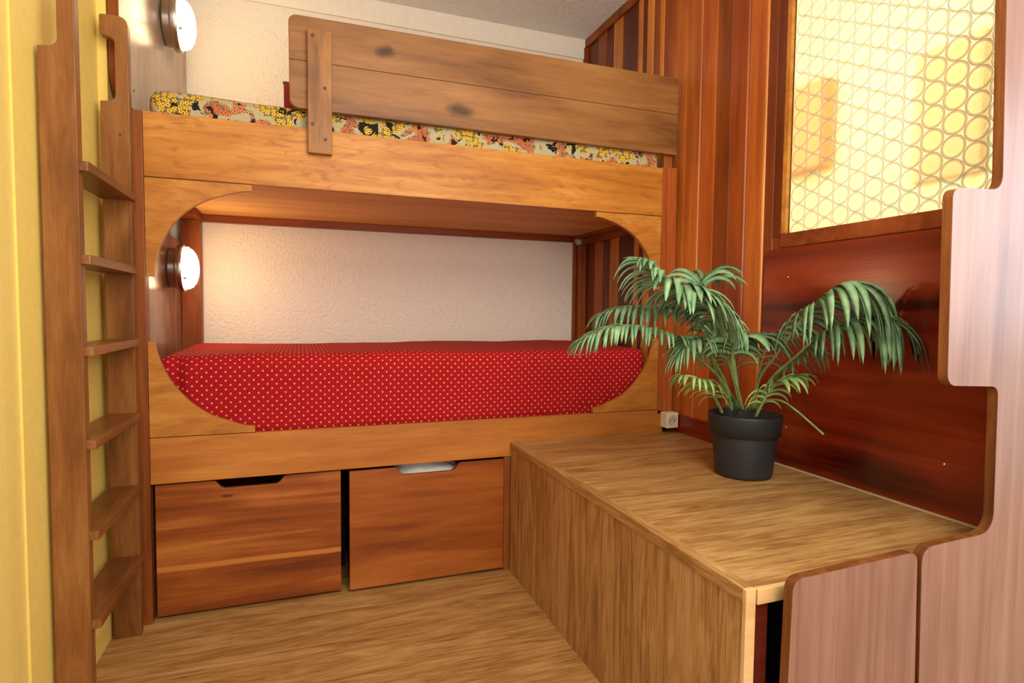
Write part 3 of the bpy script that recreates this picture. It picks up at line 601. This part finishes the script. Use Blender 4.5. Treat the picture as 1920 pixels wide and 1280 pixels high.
# ================================================================ potted palm
palm = thing('potted_palm', 'green palm in a black plastic pot on the oak platform', 'potted plant', (1.785, -0.651, 0.5131))
PC = (1.785, -0.651, 0.5135)
pot = obj('pot', lathe(PC, 'Z', [(0.0, 0.0), (0.078, 0.0), (0.085, 0.003), (0.087, 0.010), (0.0985, 0.128), (0.0985, 0.132), (0.1075, 0.134), (0.1125, 0.192), (0.1125, 0.196), (0.1085, 0.197), (0.106, 0.192), (0.098, 0.150), (0.0, 0.149)], 64), 'pot', palm, smooth=True)
pot.data.polygons.foreach_set('use_smooth', [abs(p.normal.z) < 0.5 for p in pot.data.polygons])
obj('soil', lathe((1.785, -0.651, 0.664), 'Z', [(0.098, 0.0), (0.097, 0.010), (0.05, 0.014), (0.0, 0.016)], 32), 'soil', palm, smooth=True)
FRONDS = [
    ([(1.761, -0.66, 0.722), (1.668, -0.67, 0.827), (1.569, -0.69, 0.895), (1.489, -0.71, 0.948), (1.373, -0.73, 0.983), (1.266, -0.75, 0.988), (1.194, -0.77, 0.979), (1.146, -0.78, 0.959)], 0.105, 0.01, 0.3),
    ([(1.767, -0.64, 0.718), (1.685, -0.64, 0.855), (1.628, -0.62, 0.986), (1.545, -0.62, 1.038), (1.431, -0.64, 1.043), (1.331, -0.66, 1.041), (1.261, -0.67, 1.024)], 0.115, 0.011, 0.3),
    ([(1.764, -0.67, 0.72), (1.687, -0.7, 0.848), (1.62, -0.73, 0.989), (1.545, -0.75, 1.052), (1.454, -0.77, 1.089), (1.374, -0.79, 1.111), (1.317, -0.8, 1.146)], 0.15, 0.018, 0.35),
    ([(1.811, -0.6, 0.71), (1.815, -0.56, 0.871), (1.787, -0.52, 0.99), (1.743, -0.5, 1.064), (1.725, -0.49, 1.104), (1.748, -0.48, 1.146), (1.823, -0.47, 1.166)], 0.15, 0.011, 0.4),
    ([(1.744, -0.68, 0.726), (1.662, -0.72, 0.875), (1.589, -0.75, 0.995), (1.5, -0.78, 1.068), (1.451, -0.8, 1.088), (1.469, -0.82, 1.08), (1.513, -0.84, 1.046), (1.546, -0.85, 0.992)], 0.13, 0.015, 0.3),
    ([(1.796, -0.67, 0.722), (1.795, -0.7, 0.827), (1.789, -0.76, 0.894), (1.787, -0.82, 0.963), (1.791, -0.87, 1.029), (1.807, -0.92, 1.076), (1.824, -0.96, 1.105), (1.846, -0.99, 1.091), (1.874, -1.01, 1.041)], 0.2, 0.018, 0.38),
    ([(1.821, -0.66, 0.716), (1.816, -0.72, 0.822), (1.833, -0.8, 0.902), (1.846, -0.87, 0.97), (1.872, -0.93, 1.008), (1.904, -0.97, 1.025), (1.905, -1.01, 1.024), (1.902, -1.04, 1.014)], 0.19, 0.017, 0.42),
    ([(1.733, -0.7, 0.73), (1.668, -0.74, 0.829), (1.625, -0.77, 0.903), (1.62, -0.79, 0.945), (1.653, -0.8, 0.957), (1.694, -0.81, 0.963)], 0.13, 0.022, 0.42),
    ([(1.797, -0.66, 0.72), (1.813, -0.67, 0.791), (1.801, -0.7, 0.883), (1.799, -0.74, 0.947), (1.819, -0.78, 0.979), (1.85, -0.81, 0.968), (1.864, -0.83, 0.939)], 0.13, 0.01, 0.3),
    ([(1.735, -0.65, 0.721), (1.692, -0.67, 0.808), (1.619, -0.7, 0.886), (1.543, -0.73, 0.942), (1.493, -0.75, 0.95), (1.453, -0.76, 0.917)], 0.11, 0.01, 0.35),
    ([(1.663, -0.69, 0.725), (1.602, -0.73, 0.777), (1.552, -0.76, 0.812), (1.508, -0.78, 0.839), (1.439, -0.8, 0.854)], 0.09, 0.011, 0.25),
    ([(1.756, -0.73, 0.715), (1.747, -0.77, 0.77), (1.746, -0.8, 0.81), (1.763, -0.82, 0.832), (1.794, -0.84, 0.847)], 0.1, 0.012, 0.2),
    ([(1.773, -0.62, 0.715), (1.727, -0.6, 0.811), (1.689, -0.6, 0.902), (1.682, -0.62, 0.967), (1.688, -0.63, 0.98)], 0.12, 0.014, 0.45),
    ([(1.856, -0.64, 0.714), (1.857, -0.67, 0.79), (1.874, -0.7, 0.843), (1.894, -0.75, 0.885), (1.9, -0.78, 0.912)], 0.1, 0.009, 0.35),
    ([(1.749, -0.72, 0.745), (1.752, -0.78, 0.772), (1.745, -0.84, 0.778), (1.735, -0.9, 0.762), (1.733, -0.95, 0.738), (1.738, -0.99, 0.713)], 0, 0, 2),
]
def catmull(P, t):
    n = len(P)-1; s = min(t*n, n-1e-6); i = int(s); u = s-i
    p0 = P[max(i-1, 0)]; p1 = P[i]; p2 = P[i+1]; p3 = P[min(i+2, n)]
    return 0.5*((2*p1) + (p2-p0)*u + (2*p0-5*p1+4*p2-p3)*u*u + (3*p1-p0-3*p2+p3)*u**3)
def tube(bm, pts, rad, n=6):
    rings = []
    for i, p in enumerate(pts):
        tg = (pts[min(i+1, len(pts)-1)] - pts[max(i-1, 0)]).normalized(); a = tg.cross(Vector((0.3, 1, 0.2))).normalized(); b = tg.cross(a)
        rings.append([bm.verts.new(p + (a*math.cos(2*math.pi*k/n) + b*math.sin(2*math.pi*k/n))*rad(i/(len(pts)-1))) for k in range(n)])
    for a, b in zip(rings, rings[1:]):
        for k in range(n): bm.faces.new([a[k], a[(k+1) % n], b[(k+1) % n], b[k]])
    bm.faces.new(rings[0]); bm.faces.new(rings[-1][::-1])
def leaflet(bm, p, d, up, L, W, droop, segs=8):
    """a folded, tapering and drooping blade"""
    rows = []; q = p.copy(); dirv = d.normalized(); side = dirv.cross(up)
    side = side.normalized() if side.length > 1e-3 else Vector((0, 1, 0))
    for i in range(segs+1):
        t = i/segs; wd = W*0.5*(math.sin(math.pi*min(1, t*0.93+0.07))**0.65)*(1-0.25*t) if t < 1 else 0.0002
        side = (side - dirv*side.dot(dirv)).normalized(); nn = side.cross(dirv).normalized()
        rows.append([q - side*wd + nn*wd*0.35, q.copy(), q + side*wd + nn*wd*0.35, q - nn*0.0006])
        dirv = (dirv + Vector((0, 0, -1))*droop/segs*(0.4+1.3*t)).normalized(); q = q + dirv*(L/segs)
    XM = XR - 0.012
    vr = [[bm.verts.new(Vector((min(v.x, XM), v.y, v.z))) for v in r] for r in rows]
    for a, b in zip(vr, vr[1:]):
        for k, l in ((0, 1), (1, 2), (2, 3), (3, 0)): bm.faces.new([a[k], a[l], b[l], b[k]])
rnd = random.Random(11)
for fi, (P, L, W, s0) in enumerate(FRONDS):
    P = [Vector(v) for v in P]; N = 40; line = [catmull(P, i/N) for i in range(N+1)]
    light = fi in (10, 11)
    bm = bmesh.new()
    if L:
        seglen = sum((line[i+1]-line[i]).length for i in range(N))
        vis = seglen*(1-s0); gap = 0.016 if L > 0.12 else 0.0145
        cnt = max(6, int(vis/gap))
        for k in range(cnt+1):
            s = s0 + (1-s0)*k/cnt; p = catmull(P, min(s, 0.999)); tg = (catmull(P, min(s+0.02, 1.0)) - catmull(P, min(s+0.02, 1.0)-0.04)).normalized()
            sd = tg.cross(Vector((0, 0, 1)));
            if sd.length < 0.2: sd = Vector((0.6, -0.8, 0))
            sd.normalize(); up = sd.cross(tg).normalized()
            u = (s-s0)/(1-s0); Lk = L*(0.55 + 0.75*math.sin(math.pi*min(1, 0.12+u*0.78)))*0.82
            for sgn in (-1, 1):
                ang = math.radians(66 - 46*u + rnd.uniform(-7, 7))
                d = tg*math.cos(ang) + sd*sgn*math.sin(ang) + up*(0.22+rnd.uniform(-.1, .12))*(0.3 if fi in (5, 6) else 1)
                leaflet(bm, p, d, up, Lk*(1.02 if fi in (5, 6) else 1)*rnd.uniform(0.85, 1.12), W*(1.15 if fi in (0, 1, 5, 6, 8, 9, 10, 13) else 1.4)*(0.75+0.4*math.sin(math.pi*u))*rnd.uniform(0.85, 1.1), (3.0 if fi in (5, 6) else 2.0)+rnd.uniform(-0.4, 0.6))
        leaflet(bm, line[-1], line[-1]-line[-2], Vector((0, 0, 1)), L*0.6, W*0.8, 0.9)
        fr = obj('frond', bm, 'leaf_light' if light else 'leaf', palm, smooth=True)
        fr['label'] = 'short young frond near the rim' if light else 'arching palm frond'
        sb = bmesh.new(); tube(sb, line, lambda t: 0.0042*(1-t)+0.0011); obj('stem', sb, 'stem', fr, smooth=True)
    else:
        tube(bm, line, lambda t: 0.0028); obj('cut_stem', bm, 'stem', palm, smooth=True)
